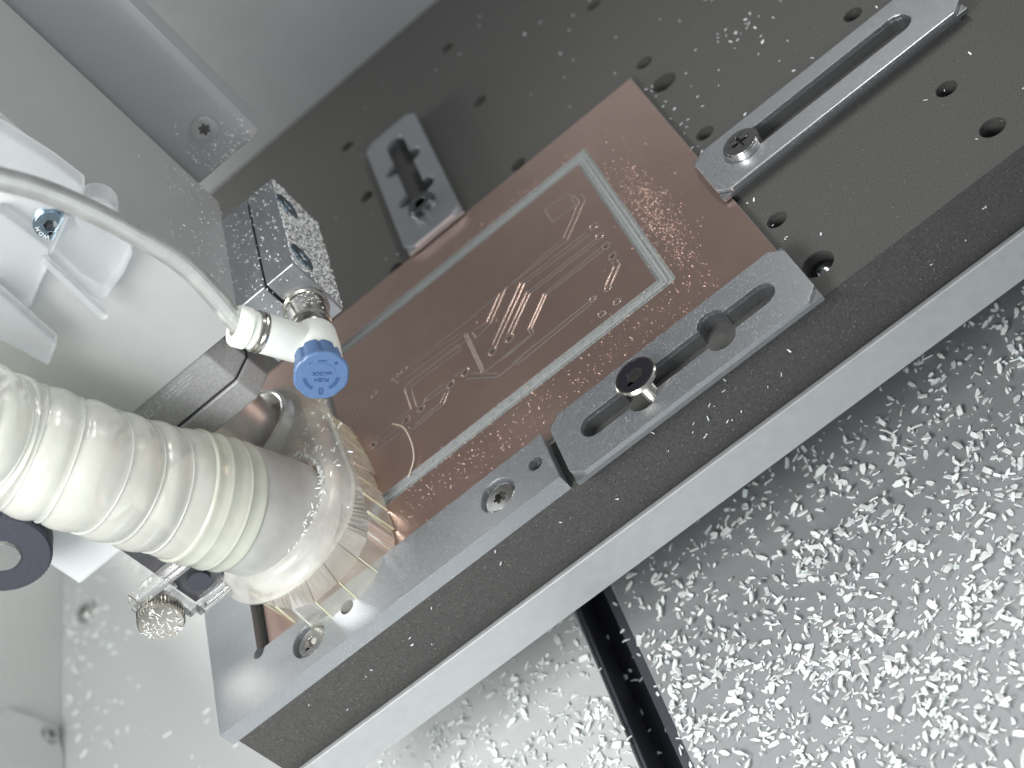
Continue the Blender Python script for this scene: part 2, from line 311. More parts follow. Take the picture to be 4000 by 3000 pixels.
TR=[[(-20.5,329.2),(-20.4,325.4),(-30.1,315.3),(-50.8,315.6),(-58.8,306.9),(-64.1,305.8),(-64.5,308.7)],[(-22.7,331.6),(-21.9,326.9),(-30.7,317.3),(-53.1,315.5),(-59.6,308.4),(-64.3,309.4)],[(-53.1,315.5),(-66.3,315.0),(-75.6,315.4)],[(-24.8,312.6),(-46.6,313.1),(-60.9,298.2)],[(-24.3,310.8),(-45.8,311.6),(-60.1,296.7)],[(-23.9,307.2),(-46.4,307.6),(-55.8,298.0)],[(-23.7,305.7),(-45.7,306.3),(-54.8,296.9)],[(-23.9,302.4),(-42.4,302.1),(-50.4,293.7),(-50.5,291.2),(-59.9,291.0)],[(-24.0,300.8),(-41.9,301.1),(-49.6,293.0),(-49.4,290.7),(-59.4,290.2)],[(-23.2,294.4),(-23.5,292.1),(-27.8,287.7)],[(-22.0,294.0),(-22.0,291.3),(-26.7,286.4)],[(-33.2,286.7),(-57.9,286.3)],[(-33.0,285.4),(-57.1,284.4)],[(-31.3,334.9),(-31.0,327.0),(-23.3,326.6),(-23.2,333.1),(-28.7,334.9),(-31.3,334.9)],[(-67.1,312.0),(-85.2,315.8)],[(-66.2,310.5),(-89.7,312.3),(-89.7,313.6)],[(-66.0,307.8),(-85.3,308.7)],[(-69.0,308.5),(-69.1,305.9),(-86.1,306.9),(-86.5,297.6)],[(-69.0,308.5),(-86.2,309.2),(-88.1,307.8),(-88.1,298.5)],[(-91.2,315.4),(-96.2,315.4)],[(-101.5,315.3),(-106.9,308.6)],[(-99.8,314.6),(-106.4,307.1)],[(-66.7,311.0),(-66.3,290.9)],[(-66.0,310.2),(-65.6,291.4)],[(-69.3,294.3),(-62.7,286.8)],[(-71.0,293.6),(-63.1,285.5),(-54.7,285.5)],[(-66.3,290.9),(-54.9,290.6)],[(-71.9,298.1),(-73.7,297.5)],[(-77.5,294.7),(-79.9,292.2),(-88.9,291.7)],[(-76.3,294.2),(-79.2,290.9),(-89.8,290.5),(-90.5,292.9)],[(-77.3,298.0),(-83.2,298.3),(-84.2,296.8)],[(-77.3,296.2),(-83.4,296.8)],[(-88.5,298.5),(-98.6,298.6)],[(-92.7,296.9),(-99.8,297.7),(-100.6,296.9)],[(-92.6,293.1),(-105.2,293.3)],[(-92.6,294.7),(-99.9,295.7)]]
PADS=[(-22.5,296.1,1.2,1),(-27.8,286.2,0.9,0),(-32.3,286.6,0.9,0),(-27.6,279.3,1.0,0),(-32.3,279.2,1.0,0),(-61.6,296.0,1.3,1),(-56.0,295.9,1.4,1),(-22.4,312.5,1.3,0),(-22.4,307.0,1.2,0),(-22.5,301.5,1.2,1),(-70.6,296.2,1.3,1),(-75.5,296.0,1.3,1),(-85.5,295.7,1.2,1),(-90.6,295.8,1.4,1),(-101.7,296.3,1.2,1),(-89.6,315.4,1.0,0),(-86.5,315.7,1.0,0),(-97.2,315.3,0.9,0)]
def dens(p, step=1.5):
    out = [p[0]]
    for a, b in zip(p, p[1:]):
        n = max(1, int(math.dist(a, b)/step)); out += [(a[0]+(b[0]-a[0])*k/n, a[1]+(b[1]-a[1])*k/n) for k in range(1, n+1)]
    return out
def groove(p, w=0.12, closed=False):
    """a cut line: bare floor strip between two raised copper burrs"""
    g = MB(); e = MB(); n = len(p)
    def off(i, d):
        a = Vector(p[(i-1) % n] if closed else p[max(i-1, 0)]); b = Vector(p[(i+1) % n] if closed else p[min(i+1, n-1)]); t = (b-a).normalized() if (b-a).length > 1e-6 else Vector((1, 0))
        return p[i][0]-t.y*d, p[i][1]+t.x*d
    rng = range(n if closed else n-1)
    for i in rng:
        j = (i+1) % n
        a, b, c, d = off(i, -w), off(j, -w), off(j, w), off(i, w); z = 1.652
        g.add([(*a, z), (*b, z), (*c, z), (*d, z)], [(0, 1, 2, 3)])
        for sg in (-1, 1):
            pr = ((w*sg, 1.642), (w*sg*1.3, 1.668), (w*sg*1.7, 1.668), (w*sg*2.2, 1.642))
            q = [[(*off(k, d), zz) for d, zz in pr] for k in (i, j)]
            e.add(q[0]+q[1], [((0, 1, 5, 4), (1, 2, 6, 5), (2, 3, 7, 6))[m] if sg > 0 else tuple(reversed(((0, 1, 5, 4), (1, 2, 6, 5), (2, 3, 7, 6))[m])) for m in range(3)])
    return g, e
for p in TR:
    g, e = groove(p); t = g.build('isolation_groove', 'cut', board); e.build('burr', 'burr', t, smooth=False, fix=False)
for x, y, r, h in PADS:
    g, e = groove(circle(x, y, r, 8 if h else 16), 0.11, True); t = g.build('pad_outline', 'cut', board); e.build('burr', 'burr', t)
    if h: MB().prism(circle(x, y, 0.42, 12), 1.645, 1.655).build('drilled_hole', 'hole', board)
hair = MB().tube(smoothpts([(-94.6, 298.2, 1.9), (-91.6, 292.6, 3.0), (-90.6, 287.9, 3.4), (-90.5, 282.6, 3.2), (-91.7, 278.2, 2.6), (-94.8, 275.0, 1.85)], 8), 0.13, 6).build('copper_thread', 'fr4edge', smooth=True)
tag(hair, 'thin curled copper sliver lying across the routed board near the brush', 'metal sliver')
# ------------------------------------------------------------------ corner fence
fence = empty('corner_fence', (-110, 244, 0.02), label='long L shaped aluminium fence bar along the front edge of the board', cat='fence bar')
cb = [(-73.4, 244.3), (-130.6, 244.3)]; sh = [(-62.2, 244.8), (-118.5, 245.2)]
arc = [(-145.3+1.6*math.cos(R(a)), 251.9+1.6*math.sin(R(a))) for a in (60, 100, 140, 180, 220, 260, 300, 330, 350)]
out_ = [(-159.6, 236.0), (-58.2, 236.0), (-58.2, 252.4), (-143.4, 252.4)] + arc[::-1][1:] + [(-145.6, 253.4), (-146.2, 340), (-161.6, 340)]
MB().prism(out_, 0.02, 4.7, [circle(x, y, 4.9, 32) for x, y in cb]+[circle(x, y, 1.9, 20) for x, y in sh]).build('bar', 'alu', fence, bev=0.32, seg=2)
mb = MB()
for x, y in cb: mb.lathe([(5.2, 0.1), (5.2, 2.0), (2.3, 2.0), (2.3, 0.1)], (x, y, 0), seg=32)
mb.build('counterbore_seat', 'alu', fence)
mb = MB()
for x, y in sh: mb.prism(circle(x, y, 2.2, 16), 0.03, 0.4)
mb.build('hole_floor', 'blackox', fence)
def star(r, n=6, depth=0.22, k=36, a0=0.0): return [((r*(1+depth*math.cos(n*(2*math.pi*i/k)+a0)))*math.cos(2*math.pi*i/k), (r*(1+depth*math.cos(n*(2*math.pi*i/k)+a0)))*math.sin(2*math.pi*i/k)) for i in range(k)]
def headscrew(name, c, r, h, z0, kind, m, label, cat='screw', group=None, shank=None, dome=0.25, frame=None):
    """screw: dished head with a real recess; frame maps local xyz (z along the axis) to space"""
    e = empty(name, c, label=label, cat=cat, group=group)
    sock = {'hex': [(0.42*r*math.cos(R(60*i+8)), 0.42*r*math.sin(R(60*i+8))) for i in range(6)], 'torx': star(0.40*r, 6, 0.2), 'cross': star(0.34*r, 4, 0.55)}[kind]
    c = Vector(c); fr = frame or (lambda x, y, z: (x, y, z))
    def F(x, y, z): q = fr(x, y, z); return (c.x+q[0], c.y+q[1], c.z+q[2])
    mb = MB(); z1 = z0+h
    mb.prism(circle(0, 0, r*0.90, 40), z1-0.35*h, z1, [sock], F)
    mb.prism(circle(0, 0, r, 40), z0, z1-0.22*h, [sock], F)
    hd = mb.build('head', m, e, bev=min(0.3, 0.2*h), seg=3, auto=50)
    MB().prism(sock, z0+0.05, z0+0.12*h, (), F).build('socket_floor', 'steel' if m == 'blackox' else 'darksteel', e)
    if shank:
        r2, za = shank; mb = MB(); n = int((z0-za)/0.35)
        pts = [(r2*(1.0 if i % 2 else 0.86), za+(z0-za)*i/max(1, n)) for i in range(n+1)]
        vs = []; seg = 24; fs = []
        for k, (rr, z) in enumerate(pts):
            for i in range(seg): a = 2*math.pi*i/seg; vs.append(F(rr*math.cos(a), rr*math.sin(a), z))
        for k in range(len(pts)-1):
            for i in range(seg): fs.append((k*seg+i, k*seg+(i+1) % seg, (k+1)*seg+(i+1) % seg, (k+1)*seg+i))
        mb.add(vs, fs).build('threaded_shank', 'nickel', e)
    return e
headscrew('fence_screw', (-73.4, 244.3, 2.0), 4.1, 1.7, 0.02, 'torx', 'steel', 'flat star socket screw in the counterbore nearest the end of the fence bar')
headscrew('fence_screw', (-130.6, 244.3, 2.0), 4.1, 1.7, 0.02, 'hex', 'steel', 'flat hex socket screw in the fence bar just under the clear brush skirt')
# ------------------------------------------------------------------ clamps
def clamp(label, fr, L, Wd, slot, cross, z0=2.0, z1=4.5, foot=None, ch=3.1):
    """slotted clamp plate; local x along its length from 0 to L, y from 0 to Wd"""
    sh_ = [(ch, 0), (L-ch, 0), (L, ch), (L, Wd-ch), (L-ch, Wd), (ch, Wd), (0, Wd-ch), (0, ch)]
    h = capsule(*slot)
    if cross:
        x0, y0, x1, y1, r = slot; hole = []; hw, hl = cross[0]
        A = [(x0+r*math.cos(R(a)), y0+r*math.sin(R(a))) for a in range(270, 89, -20)]   # left end, going over the top
        top = []
        for cx in cross[1]: top += [(cx-hw, y0+r), (cx-hw, y0+hl-hw)] + [(cx-hw*math.cos(R(a)), y0+hl-hw+hw*math.sin(R(a))) for a in range(20, 180, 20)] + [(cx+hw, y0+hl-hw), (cx+hw, y0+r)]
        B_ = [(x1-r*math.cos(R(a)), y1+r*math.sin(R(a))) for a in range(90, 271, 20)]
        bot = []
        for cx in reversed(cross[1]): bot += [(cx+hw, y0-r), (cx+hw, y0-hl+hw)] + [(cx+hw*math.cos(R(a)), y0-hl+hw-hw*math.sin(R(a))) for a in range(20, 180, 20)] + [(cx-hw, y0-hl+hw), (cx-hw, y0-r)]
        h = A + top + B_ + bot
    e = empty('slotted_clamp', fr(L/2, Wd/2, 0.1), label=label, cat='clamp', group='slotted aluminium clamps around the copper board')
    MB().prism(sh_, z1-1.25, z1, [h], fr).build('clamp_plate', 'alu', e, bev=0.24, fix=True)
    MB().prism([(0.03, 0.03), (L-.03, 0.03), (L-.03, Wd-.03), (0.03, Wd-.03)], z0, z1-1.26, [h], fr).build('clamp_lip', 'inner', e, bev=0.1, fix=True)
    x0, y0, x1, y1 = foot
    inside = all(x0 < x < x1 and y0 < y < y1 for x, y in h)
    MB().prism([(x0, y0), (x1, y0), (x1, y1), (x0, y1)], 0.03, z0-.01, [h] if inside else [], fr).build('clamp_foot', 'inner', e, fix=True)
    return e
fr1 = lambda x, y, z: (-55.7+x, 232.6+y, z)
clamp('slotted clamp with two cross slots at the front edge of the board', fr1, 66.2, 22.0, (9.8, 11.2, 56.0, 11.2, 3.6), ((3.6, 6.9), (22.2, 43.9)), foot=(1.5, 3.8, 64.5, 19.5))
ls = headscrew('clamp_screw', (-31.8, 244.3, 0), 5.1, 1.0, 7.0, 'hex', 'blackox', 'black faced countersunk hex screw standing loose in the front clamp slot', shank=(1.95, -3))
MB().lathe([(2.0, 4.6), (2.3, 5.0), (4.9, 6.95), (5.3, 7.1), (5.3, 7.7), (4.95, 8.03), (4.5, 8.03), (4.5, 7.9)], (-31.8, 244.3, 0), seg=48).build('head_cone', 'nickel', ls, auto=40)
fr2 = lambda x, y, z: (7.5+x, 283.3+y, z)
clamp('long slotted clamp without cross slots, on the right end of the board', fr2, 70.5, 20.6, (14.0, 10.9, 57.0, 10.9, 3.9), None, foot=(2.4, 1.6, 68.5, 19.0))
headscrew('clamp_screw', (19.2, 293.6, 4.5), 4.9, 1.9, 0.1, 'cross', 'steel', 'round cross head screw holding the long clamp at the right end of the board', shank=(1.9, -4.0))
fr3 = lambda x, y, z: (-51.7-y, 361.2+x, z)
clamp('small looking slotted clamp with cross slots at the back edge of the board', fr3, 74.0, 20.8, (14.5, 10.4, 62.0, 10.4, 3.5), ((3.4, 7.2), (25.5, 47.5)), foot=(2.5, 1.5, 71, 19.3))
headscrew('clamp_screw', (-61.9, 376.6, 2.6), 4.9, 3.6, 0.1, 'hex', 'bolt', 'dark polished socket cap screw inside the slot of the back clamp', shank=(1.9, -3.0))
tag(MB().lathe([(2.2, 0.2), (6.0, 0.2), (6.0, 1.0), (2.2, 1.0)], (-61.9, 376.6, 1.6), seg=36).build('washer', 'steel', bev=0.1), 'round steel washer under the bolt of the back clamp', 'washer')
# ------------------------------------------------------------------ spindle carriage
car = empty('spindle_carriage', (-127, 309.4, 60), label='grey spindle carriage housing with cast nose and steel spindle', cat='spindle carriage')
def rrect(x0, y0, x1, y1, rr, n=6):
    out = []
    for (cx, cy, a0), r in zip(((x1, y1, 0), (x0, y1, 90), (x0, y0, 180), (x1, y0, 270)), rr):
        sx = 1 if a0 in (0, 270) else -1; sy = 1 if a0 in (0, 90) else -1
        ox, oy = cx-sx*r, cy-sy*r
        out += [(ox+r*math.cos(R(a0+90*i/n)), oy+r*math.sin(R(a0+90*i/n))) for i in range(n+1)] if r > 0 else [(cx, cy)]
    return out
hs = MB().prism(rrect(-230, 282.5, -96.0, 352, (7.0, 0, 0, 1.2), 10), 60, 330).build('housing', 'house', car, auto=40)
ca = [(-153, 284), (-107.8, 284), (-103.5, 289.2), (-103.5, 298.2), (-106.5, 302), (-106.5, 322), (-112, 334), (-153, 334)]
MB().prism(ca, 48.8, 59.95).build('upper_casting', 'cast', car, bev=0.5)
ci = [(-152, 284.3), (-107.9, 284.3), (-103.9, 289.3), (-103.9, 298), (-106.8, 302), (-106.8, 321), (-112, 333), (-152, 333)]
MB().prism([(x*0.998, y+.3) for x, y in ci], 48.2, 48.8).build('joint', 'hole', car)
MB().prism(ca, 41.0, 48.2).build('lower_casting', 'cast', car, bev=0.5)
mb = MB()
for i, (x, z, w, h) in enumerate([(-128, 57.2, 2.2, .35), (-128, 55.6, 2.2, .35), (-129.0, 56.4, .35, 1.8), (-127, 56.4, .35, 1.8), (-125.4, 55.9, 1.4, .3), (-124.6, 57, .3, 1.6), (-122.6, 57.2, .3, 1.3), (-121.9, 56.2, 1.2, .3), (-121.3, 57, .3, 1.4), (-119.4, 57.4, 2.2, .3), (-119.4, 56.4, 2.6, .3), (-119.4, 55.5, 2.0, .3), (-116.8, 57.6, 1.8, .3), (-116.8, 56.7, 2.0, .3), (-116.8, 55.8, 2.2, .3), (-114.6, 57.4, 1.4, .3), (-114.6, 56.5, 1.6, .3)]):
    mb.box((x-w/2, 283.93, z-h/2), (x+w/2, 284.05, z+h/2))
mb.build('engraved_marks', 'rail', car)
MB().lathe([(10.2, 4), (10.2, 5.0), (9.9, 5.0), (9.9, 26), (10.3, 26.3), (10.3, 41)], (-127, 309.4, 0), seg=64).build('spindle_nose', 'spindle', car, auto=40)
MB().lathe([(0.05, 1.7), (0.5, 3.5), (1.55, 6), (1.55, 16), (3.6, 16.5), (4.6, 20)], (-127, 309.4, 0), seg=24).build('milling_bit', 'steel', car, auto=40)
# column plate behind
colm = empty('column_cover', (-88, 357, 65), label='flat grey column cover with one round screw beside the housing', cat='cover plate')
MB().prism([(-130, 352.5), (-78.2, 352.5), (-76.2, 354.0), (-76.2, 368), (-130, 368)], 64.6, 330).build('cover', 'plate', colm, bev=0.5)
headscrew('cover_screw', (-85.9, 352.3, 75.2), 3.6, 0.7, -0.1, 'torx', 'steel', 'round star socket screw low on the grey column cover', frame=lambda x, y, z: (x, -z, y))
# ------------------------------------------------------------------ split block with fitting
blk = empty('split_block', (-87, 312, 42), label='dust covered split aluminium block carrying the air fitting', cat='mounting block')
yf, yr = 289.2, 335.2
def face_xz(x, y, z): return (x, z, y)
fx = lambda x, y, z: (x, z, y)
MB().prism([(-103.4, 303), (-99.4, 303), (-99.4, yf), (-87.75, yf), (-87.75, yr), (-103.4, yr)], 42, 59.93).build('inner_half', 'alu', blk, bev=0.35)
MB().prism([(-87.05, yf), (-78.8, yf), (-78.8, yr), (-87.05, yr)], 42, 59.93).build('outer_half', 'alu', blk, bev=0.35)
MB().box((-88.2, yf+.8, 42.5), (-86.7, yr-.8, 58.6)).build('slit_shade', 'hole', blk)  # black filler stands in for the shade inside the slit
for (y, z), lb in zip(((324.3, 56.0), (297.9, 55.4)), ('blue zinc bolt head in the far end of the dusty block side', 'blue zinc bolt head in the dusty block side above the fitting')):
    headscrew('block_bolt', (-78.8, y, z), 3.9, 0.7, -0.15, 'torx', 'zinc', lb, frame=lambda x, y, z: (z, x, y))
fit = empty('air_fitting', (-84.5, 289, 49), label='white elbow air fitting with blue adjusting knob and nickel collar', cat='air fitting')
fc = (-84.5, 289.0, 49.0)
MB().lathe([(5.6, -0.3), (5.6, 0.9), (5.0, 1.2), (5.0, 2.0)], fc, 'y', 40).build('seal_ring', 'nickel', fit, auto=40)
MB().lathe([(5.0, 1.5), (5.0, 9.0), (4.6, 9.4), (4.5, 11), (5.1, 11.4), (5.1, 13.6), (4.8, 14)], fc, 'y', 6 if False else 40).build('threaded_base', 'nickel', fit, auto=40)
MB().lathe([(4.9, 13.2), (5.3, 13.8), (5.4, 19.5), (5.2, 24.4), (4.9, 24.9)], fc, 'y', 40).build('fitting_body', 'white', fit, auto=40)
ax = Vector((-0.41, -0.06, 0.91)).normalized(); u_ = ax.cross(Vector((0, 1, 0))).normalized(); v_ = ax.cross(u_); ac = Vector((-84.3, 271.3, 47.5))
fra = (u_, v_, ax)
MB().lathe([(3.2, 0), (3.6, 3.5), (4.5, 4.6), (4.55, 14.4), (4.2, 14.7)], ac, frame=fra, seg=40).build('fitting_arm', 'white', fit, auto=40)
MB().lathe([(4.62, 14.4), (4.78, 14.7), (4.78, 15.2), (4.5, 15.6), (4.78, 15.9), (4.78, 16.4), (4.4, 16.6)], ac, frame=fra, seg=40).build('collar', 'nickel', fit, auto=40)
MB().lathe([(4.3, 16.4), (4.3, 18.0), (4.75, 18.2), (4.75, 20.6), (4.35, 21.2), (2.5, 21.2), (2.5, 18)], ac, frame=fra, seg=40).build('release_ring', 'release', fit, auto=50)
def kn(a, k): return 1 - 0.10*max(0, math.cos(8*a))**3 if k < 3 else 1 - 0.035*max(0, math.cos(8*a))**2
kc = Vector((-84.4, 257.7, 50.0))
knob = MB().lathe([(5.0, -7.2), (5.25, -7.0), (5.5, -1.6), (6.15, -1.2), (6.15, -0.25), (5.8, 0)], kc, 'y', 96, kn).build('blue_knob', 'blue', fit, auto=30)
upk = Vector((-0.70, 0, -0.714)); rk = Vector((-0.714, 0, 0.70))
def kf(x, y, z): q = kc + rk*x + upk*y + Vector((0, -1, 0))*z; return (q.x, q.y, q.z)
def arcband(r0, r1, a0, a1, n=10): return [(r1*math.cos(R(a0+(a1-a0)*i/n)), r1*math.sin(R(a0+(a1-a0)*i/n))-0.2) for i in range(n+1)] + [(r0*math.cos(R(a1+(a0-a1)*i/n)), r0*math.sin(R(a1+(a0-a1)*i/n))-0.2) for i in range(n+1)]
mb = MB()
for a0, a1 in ((10, 62), (118, 170)): mb.prism(arcband(3.35, 4.2, a0, a1), -0.02, 0.012, (), kf)
mb.prism([(-0.9, -4.15), (0.9, -4.15), (0.9, -3.65), (-0.9, -3.65)], -0.02, 0.012, (), kf)
mb.build('recess_shade', 'bluedk', knob, fix=True)  # dark patches on the flat face stand in for shaded recesses
mb = MB().prism(circle(0, -0.2, 3.15, 32), 0, 0.10, (), kf); mb.prism([(-2.9, -3.4), (-1.9, -3.4), (-1.9, -3.1), (-2.9, -3.1)][::1], 0, .01, (), kf)
mb.build('knob_disc', 'blue', knob, fix=True)
mb = MB().prism(capsule(0, 3.3, 0, 4.4, 0.42), 0.02, 0.14, [capsule(0, 3.3, 0, 4.4, 0.2)], kf); mb.build('index_mark', 'bluedk', knob, fix=True)
def text(body, size, at, parent, m, name, ext=0.012, upv=None, rv=None, base=None):
    c = bpy.data.curves.new(name, 'FONT'); c.body = body; c.size = size*S; c.extrude = ext; c.align_x = 'CENTER'; c.align_y = 'CENTER'
    o = bpy.data.objects.new(name, c); COL.objects.link(o)
    dg = bpy.context.evaluated_depsgraph_get(); me = bpy.data.meshes.new_from_object(o.evaluated_get(dg)); bpy.data.objects.remove(o)
    r_ = rv or rk; u2 = upv or upk; n_ = r_.cross(u2)
    mt = Matrix(((r_.x, u2.x, n_.x), (r_.y, u2.y, n_.y), (r_.z, u2.z, n_.z))).to_4x4(); mt.translation = Vector(at)*S
    me.transform(mt); o = link(name, me, M[m], parent); return o
text('PUSH', 1.35, kf(0, 0.85, 0.11), knob, 'bluedk', 'lettering')
text('toLOCK', 1.25, kf(0, -0.75, 0.11), knob, 'bluedk', 'lettering')
text('+', 2.0, kf(-2.9, -3.3, 0.02), knob, 'bluedk', 'lettering')
text('-', 2.0, kf(2.7, -3.2, 0.02), knob, 'bluedk', 'lettering')
tp = smoothpts([ac+ax*16.5, ac+ax*19.5, (-90.4, 270.5, 82.7), (-91.4, 268, 97.1), (-93.5, 262, 114.6), (-96.4, 255.5, 127.6), (-103, 246, 145)], 8)
tb = empty('air_tube', ac+ax*17.5, label='clear plastic air tube curving up and left from the white elbow fitting', cat='air tube')
MB().tube(tp, 2.3, 24, cap=False).build('tube_wall', 'tube', tb, smooth=True)
MB().tube(tp, 1.3, 20, cap=False).build('tube_bore', 'tubein', tb, smooth=True)
# ------------------------------------------------------------------ dust shoe
shoe = empty('dust_shoe', (-126, 285, 2), label='clear plastic dust shoe around the spindle with slit brush skirt', cat='dust shoe')
def stadium(d, n=40, fc_=(-125.6, 276.0), bc=(-126.5, 309.4), rf=21.2, rb=19.5):
    out = []
    for i in range(n+1): a = math.pi + math.pi*i/n; out.append((fc_[0]+(rf+d)*math.cos(a), fc_[1]+(rf+d)*math.sin(a)))
    for i in range(n+1): a = math.pi*i/n; out.append((bc[0]+(rb+d)*math.cos(a), bc[1]+(rb+d)*math.sin(a)))
    return out
def loft(mb, loops):
    n = len(loops[0][0]); vs = [(x, y, z) for l, z in loops for x, y in l]; fs = []
    for k in range(len(loops)-1):
        for i in range(n): j = (i+1) % n; fs.append((k*n+i, k*n+j, (k+1)*n+j, (k+1)*n+i))
    return mb.add(vs, fs)
loft(MB(), [(stadium(-.6), 11.2), (stadium(.5), 11.3), (stadium(.7), 12.4), (stadium(-.5), 12.9), (stadium(-.9), 15.5), (stadium(-2.0), 17.2), (stadium(-3.6), 18.0)]).build('shoe_rim', 'shoe', shoe, smooth=True)
ringh = circle(-127, 309.4, 12.6, 40)
MB().prism(stadium(-3.6), 17.4, 18.0, [ringh, circle(-126, 275.5, 16.2, 40)]).build('shoe_deck', 'shoe', shoe)
MB().lathe([(12.4, 16.8), (12.4, 21.0), (12.9, 21.6), (13.6, 21.6), (14.0, 21.0), (14.3, 17.2), (15.2, 16.9)], (-127, 309.4, 0), seg=56).build('spindle_ring', 'shoe', shoe, smooth=True)
pth = smoothpts([(-126, 275.5, 11.5), (-126.1, 274.5, 17), (-126.6, 272.5, 23.5), (-128.0, 271.0, 30), (-131.0, 270.5, 38)], 8)
MB().tube(pth, lambda i: 16.6-1.2*min(1, i/16), 64, cap=False).build('hose_port', 'port', shoe, smooth=True)
MB().tube(pth, lambda i: 15.2-1.0*min(1, i/16), 48, cap=False).build('port_bore', 'port', shoe, smooth=True)
out_s = [(-130, 248.5), (-123, 244.7), (-115, 244.8), (-109.3, 246.6), (-104.5, 251.5), (-102.7, 258), (-103.0, 266), (-103.5, 276), (-104.2, 286), (-105.2, 297), (-106.8, 306.6), (-111, 315.8), (-118, 323), (-127, 326), (-137, 322), (-142, 312), (-144, 298), (-144, 284), (-142.5, 270), (-137, 258)]
def resample(l, n):
    L = [Vector(p) for p in l]+[Vector(l[0])]; d = [0]
    for a, b in zip(L, L[1:]): d.append(d[-1]+(b-a).length)
    res = []
    for i in range(n):
        t = d[-1]*i/n; k = max(j for j in range(len(d)) if d[j] <= t+1e-9); k = min(k, len(L)-2)
        res.append(L[k].lerp(L[k+1], (t-d[k])/(d[k+1]-d[k])))
    return res
rimp = [Vector(q) for q in stadium(-.4, 500)]
def hit(b):
    d0 = math.atan2(b.y-cen.y, b.x-cen.x)
    return min(rimp, key=lambda q: abs((math.atan2(q.y-cen.y, q.x-cen.x)-d0+math.pi) % (2*math.pi)-math.pi))
cen = Vector((-124.5, 284))
NB = 26; bot = resample(out_s, NB*4); cen = Vector((-124.5, 284))
for i in range(NB):
    mb = MB(); jit = random.uniform(-0.5, 0.9); zz = random.uniform(1.7, 2.3); vs = []
    mid = bot[(i*4+2) % (NB*4)]; back = mid.y > 292
    if back: jit += random.uniform(-.3, .9); zz += random.uniform(0, 1.5)
    for k in range(5):
        b = bot[(i*4+k) % (NB*4)]
        if k == 4: b = b + (bot[(i*4+3) % (NB*4)]-b)*0.12
        dr = (b-cen).normalized(); t = hit(b); m_ = b + (t-b)*0.22
        bo = b + dr*jit
        for th in (0, 0.35):
            vs += [(t.x-dr.x*th, t.y-dr.y*th, 12.2), (m_.x-dr.x*th, m_.y-dr.y*th, 10.2), (bo.x-dr.x*th, bo.y-dr.y*th, zz)]
    fs = []
    for k in range(4):
        a = k*6; b = a+6
        fs += [(a, b, b+1, a+1), (a+1, b+1, b+2, a+2)]
    ne = len(fs)
    for c_, d_ in ((0, 0.13),):      # milky cut edges along the slits and the lower hem
        q = 6 if c_ == 0 else 18
        for r0, r1 in ((1, 2),):
            A = [Vector(vs[c_+r0]), Vector(vs[c_+r1])]; B = [Vector(vs[q+r0]), Vector(vs[q+r1])]
            base = len(vs)
            for P0, Q0 in zip(A, B):
                dd = (Q0-P0).normalized(); nn = Vector((dd.y, -dd.x, 0))*0.3
                vs += [tuple(P0-nn), tuple(P0+nn), tuple(P0+nn+dd*0.3), tuple(P0-nn+dd*0.3)]
            for u_1 in range(4): v_1 = (u_1+1) % 4; fs.append((base+u_1, base+v_1, base+4+v_1, base+4+u_1))
    for k in range(4): a = k*6; b = a+6; fs.append((a+2, b+2, b+5, a+5))
    mb.add(vs, fs); dirty = (mid.x > -112 and mid.y > 272) or (back and mid.x > -125)
    o = mb.build('skirt_strip', 'filmdirty' if dirty else 'film', shoe); o.data.materials.append(M['filmedge'])
    for f in o.data.polygons:
        if f.index >= ne: f.material_index = 1
# ------------------------------------------------------------------ vacuum hose
vh = empty('vacuum_hose', (-128, 271, 29), label='thick ribbed milky vacuum hose running left from the dust shoe', cat='vacuum hose')
hp = smoothpts([(-128.3, 271.1, 29.8), (-130.0, 269.8, 35.5), (-132.8, 268.1, 44.5), (-135.8, 265.9, 54.5), (-138.4, 263.0, 67.0), (-141.5, 262.6, 76.2), (-144.2, 262.1, 85.0), (-144.9, 258.6, 94.4), (-146.0, 254.4, 104.6), (-147.6, 251.0, 114.3)], 26)
acc = [0]
for a, b in zip(hp, hp[1:]): acc.append(acc[-1]+(b-a).length)
def rib(i):
    s_ = acc[i]; 
    if s_ < 12: return 15.2
    ph = ((s_-12) % 8.6)/8.6; w_ = 1+.25*math.sin(s_*.31)
    bl = 0.9*math.exp(-(s_-12)/10)
    return 14.3 + bl + (0.58*w_*math.sin(math.pi*min(1, ph*1.35))**0.8 if ph < 0.74 else -0.12*math.sin(math.pi*(ph-0.74)/0.26))
i9 = next(i for i, a in enumerate(acc) if a > 15)
MB().tube(hp[:i9], lambda i: 15.85 + 0.10*math.sin(acc[i]*1.5) + (0.18 if acc[i] % 4.6 < .5 else 0) - (0.5 if acc[i] < .8 else 0) - (0.75 if i >= i9-3 else 0), 80, cap=False).build('hose_cuff', 'cuff', vh, smooth=True)
hq = next(i for i, a in enumerate(acc) if a > 11); MB().tube(hp[hq:], lambda i: rib(i+hq), 96, cap=False).build('hose_wall', 'hose', vh, smooth=True)
k = 12.0+8.6*0.85; lst = acc[-1]
while k < lst-2:
    i = next(j for j, a in enumerate(acc) if a > k); c = hp[i]; t = (hp[i+1]-hp[i-1]).normalized(); u0 = t.orthogonal().normalized(); w0 = t.cross(u0)
    mb = MB(); pts = [c + (u0*math.cos(2*math.pi*j/64)+w0*math.sin(2*math.pi*j/64))*(14.3+0.9*math.exp(-(k-12)/10)+.12*math.sin(j*.4)) for j in range(65)]
    mb.tube(pts, 0.36 if len(vh.children) % 2 else 0.24, 8, cap=False).build('wire_rib', 'port', vh, smooth=True)
    k += 4.3
